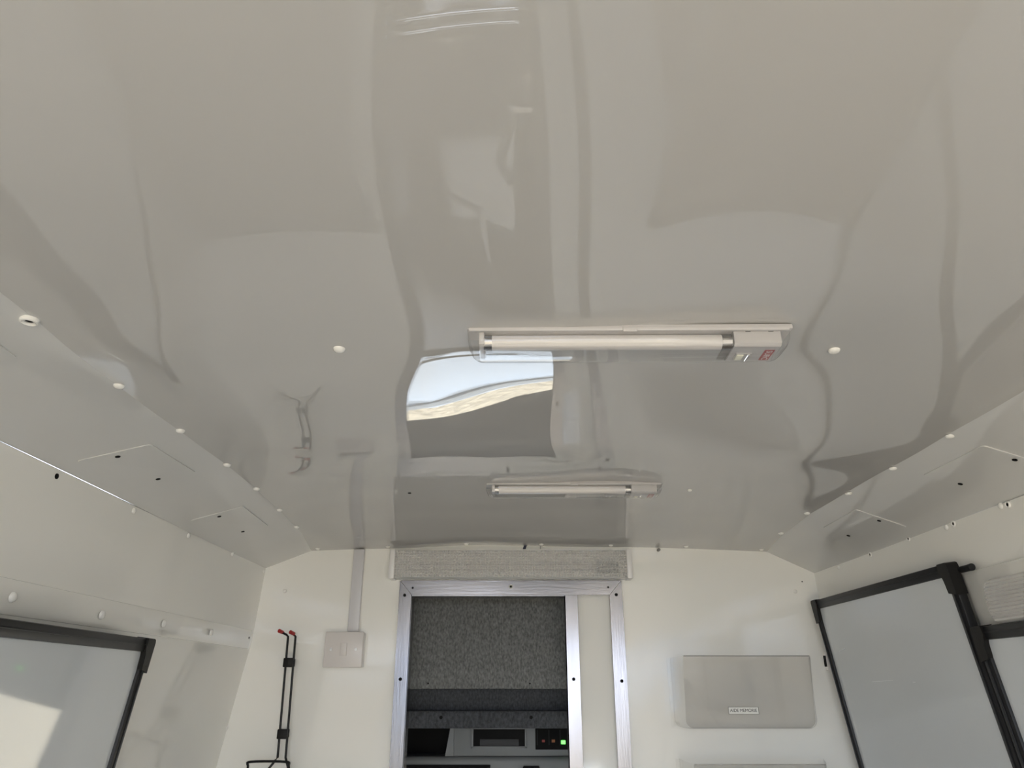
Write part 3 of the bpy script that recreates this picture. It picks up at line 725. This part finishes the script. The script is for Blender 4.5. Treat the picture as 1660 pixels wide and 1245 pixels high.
# ------------------------------------------------------------------ cab beyond the doorway
cab_x0, cab_x1 = -.72, .90
def cx_(v, y): return onY(830, v, y).z
struct(MB().box((-.77, 2.14, 0), (.95, 2.98, .006)).build('trim_16', M_mat), 'dark cab floor mat')
# overhead carpeted shelf
sh = empty('carpeted_shelf', (.07, 2.0, cx_(1115, 1.98)), 'grey carpeted overhead shelf seen through the upper doorway', 'shelf')
MB().box((cab_x0, 1.99, cx_(1117, 1.99)), (cab_x1, 2.02, ZC+.03), .004).build('back_panel', M_carpet, sh)
MB().box((cab_x0, 2.03, cx_(1160, 2.03)), (cab_x1, 2.06, cx_(1100, 2.03)), .002).build('recess_face', M_carpet2, sh)
fl = MB().box((cab_x0, 1.985, cx_(1181, 1.985)), (cab_x1, 2.06, cx_(1152, 1.985)), .006, 3).build('front_edge', M_carpet2, sh)
for u in (715, 861):
    p = onY(u, 1163, 1.985); place(HEADME, 'screw', (p.x, 1.9845, p.z), (0, -1, 0), sh, 1.0)
for u in (694, 859):
    p = onY(u, 1108, 1.99); place(HEADME, 'screw', (p.x, 1.9895, p.z), (0, -1, 0), sh, .5)
# header console with pocket, storage slot and switches
yc = 2.32
co = empty('header_console', (.07, yc, cx_(1200, yc)), 'grey plastic overhead cab console with slot and lit switches', 'console')
zc0, zc1 = cx_(1226, yc), cx_(1168, yc)
x_ = lambda u, v=1205: onY(u, v, yc).x
body = MB().box((x_(735), yc, zc0), (cab_x1, yc+.03, zc1), .003).prism([(x_(722), yc+.002, zc0), (x_(738), yc+.002, zc0), (x_(738), yc+.002, zc1), (x_(731), yc+.002, zc1)], (0, .03, 0)).build('console_face', M_cab, co)
MB().box((cab_x0, yc+.10, zc0), (x_(735), yc+.11, zc1)).build('pocket_back', M_black, co)
MB().box((cab_x0, 2.31, H-.225), (cab_x1, 2.50, zc0), .012, 3).build('console_ledge', M_cab, co)
MB().box((cab_x0, 2.303, cx_(1247, 2.305)), (onY(795, 1240, 2.305).x, 2.31, cx_(1240, 2.305)), .001).build('ledge_gap', M_black, co)
MB().prism([(onY(845, 1247, 2.30).x, 2.300, cx_(1250, 2.30)), (onY(877, 1247, 2.30).x, 2.300, cx_(1250, 2.30)), (onY(874, 1243, 2.30).x, 2.300, cx_(1242, 2.30)), (onY(849, 1243, 2.30).x, 2.300, cx_(1242, 2.30))], (0, .006, 0)).build('visor_clip', M_black, co)
# slot frame
xs0, xs1 = x_(764), x_(854); zs0, zs1 = cx_(1213, yc), cx_(1180, yc)
sl = MB()
for lo, hi in (((xs0, zs0), (xs0+.006, zs1)), ((xs1-.006, zs0), (xs1, zs1)), ((xs0, zs0), (xs1, zs0+.006)), ((xs0, zs1-.003), (xs1, zs1+.002))):
    sl.box((lo[0], yc-.008, lo[1]), (hi[0], yc+.001, hi[1]), .0015)
slo = sl.build('slot_frame', M_cab, co)
MB().box((xs0+.005, yc-.004, zs0+.005), (xs1-.005, yc-.001, zs1)).build('slot_dark', M_black, slo)
MB().box((x_(778), yc-.006, zs0+.006), (x_(841), yc-.003, cx_(1198, yc)), .001).build('slot_tray', M_cabdark, slo)
MB().box((x_(868), yc-.004, cx_(1215, yc)), (x_(975), yc+.001, zc1), .001).build('switch_panel', M_black, co)
for u in (871, 890, 908):
    MB().box((x_(u)-.0006, yc-.0055, cx_(1208, yc)), (x_(u)+.0006, yc-.003, cx_(1183, yc))).build('switch_divider', M_cabdark, co)
for u, m, hw, lab in ((881, M_redleg, .0042, 'dim red legend lamp'), (897, M_amber, .0048, 'dim amber legend lamp'), (913, M_green, .0062, 'lit green switch lamp')):
    v = 1201 if u != 913 else 1203
    o = MB().box((x_(u)-hw, yc-.0060, cx_(v, yc)-hw*.8), (x_(u)+hw, yc-.0035, cx_(v, yc)+hw*.8), .0008).build('switch_lamp', m, co); o['label'] = lab
struct(MB().box((-.80, 1.83, 0), (-.77, 2.55, ZC+.06)).build('trim_8', M_cab), 'cab left side trim')
struct(MB().box((.95, 1.83, 0), (.98, 2.55, ZC+.06)).build('trim_9', M_cab), 'cab right side trim')
struct(MB().box((-.80, 2.48, H-.19), (.98, 2.52, ZC+.06)).build('trim_10', M_cab), 'cab header above the windscreen')
# windscreen and surround
wz1, wz0, wy1, wy0 = H-.19, H-1.03, 2.50, 3.06
ws = struct(bpy.data.objects.new('window_1', None), 'windscreen of the cab'); C.objects.link(ws); ws.location = (.07, 2.9, 1.1)
MB().grid(lambda a, b: (-.74+1.64*a, wy1+(wy0-wy1)*b-.05*math.cos(a*PI*2)*0+.10*(1-(2*a-1)**2), wz1+(wz0-wz1)*b), 16, 6).build('pane', M_glass, ws)
MB().box((cab_x0, wy1-.03, wz1-.035), (cab_x1, wy1+.10, wz1+.01), .01).build('frame', M_cabdark, ws)
MB().prism([(-.76, wy1, wz1), (-.70, wy1, wz1), (-.70, wy0, wz0), (-.76, wy0, wz0)], (0, .03, -.03)).build('pillar', M_cab, ws)
MB().prism([(.90, wy1, wz1), (.96, wy1, wz1), (.96, wy0, wz0), (.90, wy0, wz0)], (0, .03, -.03)).build('pillar', M_cab, ws)
for xx in (-.79, .96):
    struct(MB().prism([(xx, 2.5, 0), (xx, 3.3, 0), (xx, 3.3, H-1.05), (xx, 2.5, H-.75)], (.02, 0, 0)).build('trim_%d' % (11 if xx < 0 else 12), M_cab), 'lower cab door trim')
# dashboard
ds = empty('dashboard', (.07, 3.0, H-.95), 'dark grey cab dashboard below the windscreen', 'dashboard')
pr = [(2.62, .36), (2.64, .46), (2.70, .52), (2.82, .55), (3.08, .545), (3.08, .33)]
MB().prism([(-.76, y, z) for y, z in pr], (1.71, 0, 0)).build('dash_body', M_cabdark, ds)
MB().box((.30, 2.72, .50), (.72, 2.90, .63), .03, 3).build('instrument_binnacle', M_cabdark, ds)
MB().box((-.12, 2.60, .36), (.18, 2.66, .55), .01).build('centre_panel', M_black, ds)
for x in (-.07, .0, .07, .14): MB().cyl((x, 2.60, .43), (x, 2.585, .43), .014, 16).build('dial', M_cab, ds)
st = empty('steering_wheel', (.50, 2.50, .60), 'black steering wheel on the right side of the cab', 'steering wheel')
R_ = Matrix.Translation((.50, 2.50, .60)) @ Matrix.Rotation(math.radians(-60), 4, 'X')
MB().tube([R_ @ Vector((.19*math.cos(k*2*PI/40), .19*math.sin(k*2*PI/40), 0)) for k in range(40)], .015, 10, True).build('rim', M_black, st)
MB().cyl(R_ @ Vector((0, 0, -.03)), R_ @ Vector((0, 0, .02)), .055, 20).build('hub', M_black, st)
for an in (0, PI, -PI/2): MB().cyl(R_ @ Vector((0, 0, 0)), R_ @ Vector((.19*math.cos(an), .19*math.sin(an), 0)), .014, 8).build('spoke', M_black, st)
MB().cyl(R_ @ Vector((0, 0, -.03)), Vector((.50, 2.61, .55)), .03, 12).build('column', M_black, st)
st.location.z += 0
for x, lab in ((-.47, 'dark fabric passenger seat on the left of the cab'), (.50, 'dark fabric driver seat behind the steering wheel')):
    se = empty('cab_seat', (x, 2.15, 0), lab, 'seat', 'cab seats')
    MB().box((x-.24, 1.98, .28), (x+.24, 2.42, .42), .05, 3).build('seat_cushion', M_seat, se)
    MB().box((x-.23, 1.90, .40), (x+.23, 2.02, 1.0), .05, 3).build('backrest', M_seat, se)
    MB().box((x-.14, 1.90, 1.03), (x+.14, 1.99, 1.22), .04, 3).build('headrest', M_seat, se)
    MB().box((x-.18, 2.0, 0), (x+.18, 2.38, .29), .01).build('seat_base', M_black, se)
struct(MB().box((-.80, 2.98, 0), (.98, 3.02, .52), .01).build('trim_15', M_cabdark), 'cab firewall below the dashboard')
gl = empty('gear_console', (-.02, 2.45, 0), 'low dark centre console with gear lever between the cab seats', 'console')
MB().box((-.13, 2.25, 0), (.10, 2.68, .30), .04, 3).build('console_body', M_seat, gl)
MB().tube([(-.02, 2.5, .28), (-.02, 2.49, .42), (-.02, 2.46, .50)], .012, 10).build('gear_lever', M_chrome, gl)
MB().cyl((-.02, 2.46, .49), (-.02, 2.44, .55), .022, 16, .018).build('gear_knob', M_black, gl)
# bonnet
bo = MB().grid(lambda a, b: (-.78+1.70*a, 3.10+1.22*b, .575-.05*b-.05*b**4-.05*(2*a-1)**2+.018*math.exp(-((abs(2*a-1)-.5)/.07)**2)), 40, 20).build('bonnet', M_body)
tag(bo, 'white van bonnet outside, seen only mirrored in the ceiling', 'bonnet')
MB().box((-.8, 3.085, .50), (.94, 3.20, .54), .01).build('scuttle', M_black, bo)
MB().box((-.70, 4.02, .515), (.84, 4.14, .545), .008).build('front_shade_strip', M_cab, bo)  # grey strip standing in for shade on the front edge of the bonnet
for x in (-.4, .35): MB().tube([(x, 3.13, .585), (x+.2, 3.10, .61), (x+.45, 3.09, .62)], .008, 8).build('wiper', M_black, bo)
# ground outside
g_ = MB().grid(lambda a, b: (-40+80*a, -40+80*b, -.62), 4, 4).build('ground', M_gravel); struct(g_, 'sunlit gravel yard outside')
# rear doorway posts and header
struct(MB().box((-.80, REAR-.04, 0), (-.62, REAR, 1.90), .01).build('door_2', M_wall), 'left rear door post')
struct(MB().box((.76, REAR-.04, 0), (.93, REAR, 1.90), .01).build('door_3', M_wall), 'right rear door post')
struct(MB().box((-.62, REAR-.04, 1.89), (.76, REAR, 1.93), .01).build('trim_13', M_wall), 'header over the rear doors')
hd = MB().box((-14, -9.5, -.62), (14, -8, .0), .3, 3).build('backdrop', M_backdrop); struct(hd, 'dark hedge added unseen behind the van to darken low reflections')  # unseen mass, added to darken low reflections in the door frame
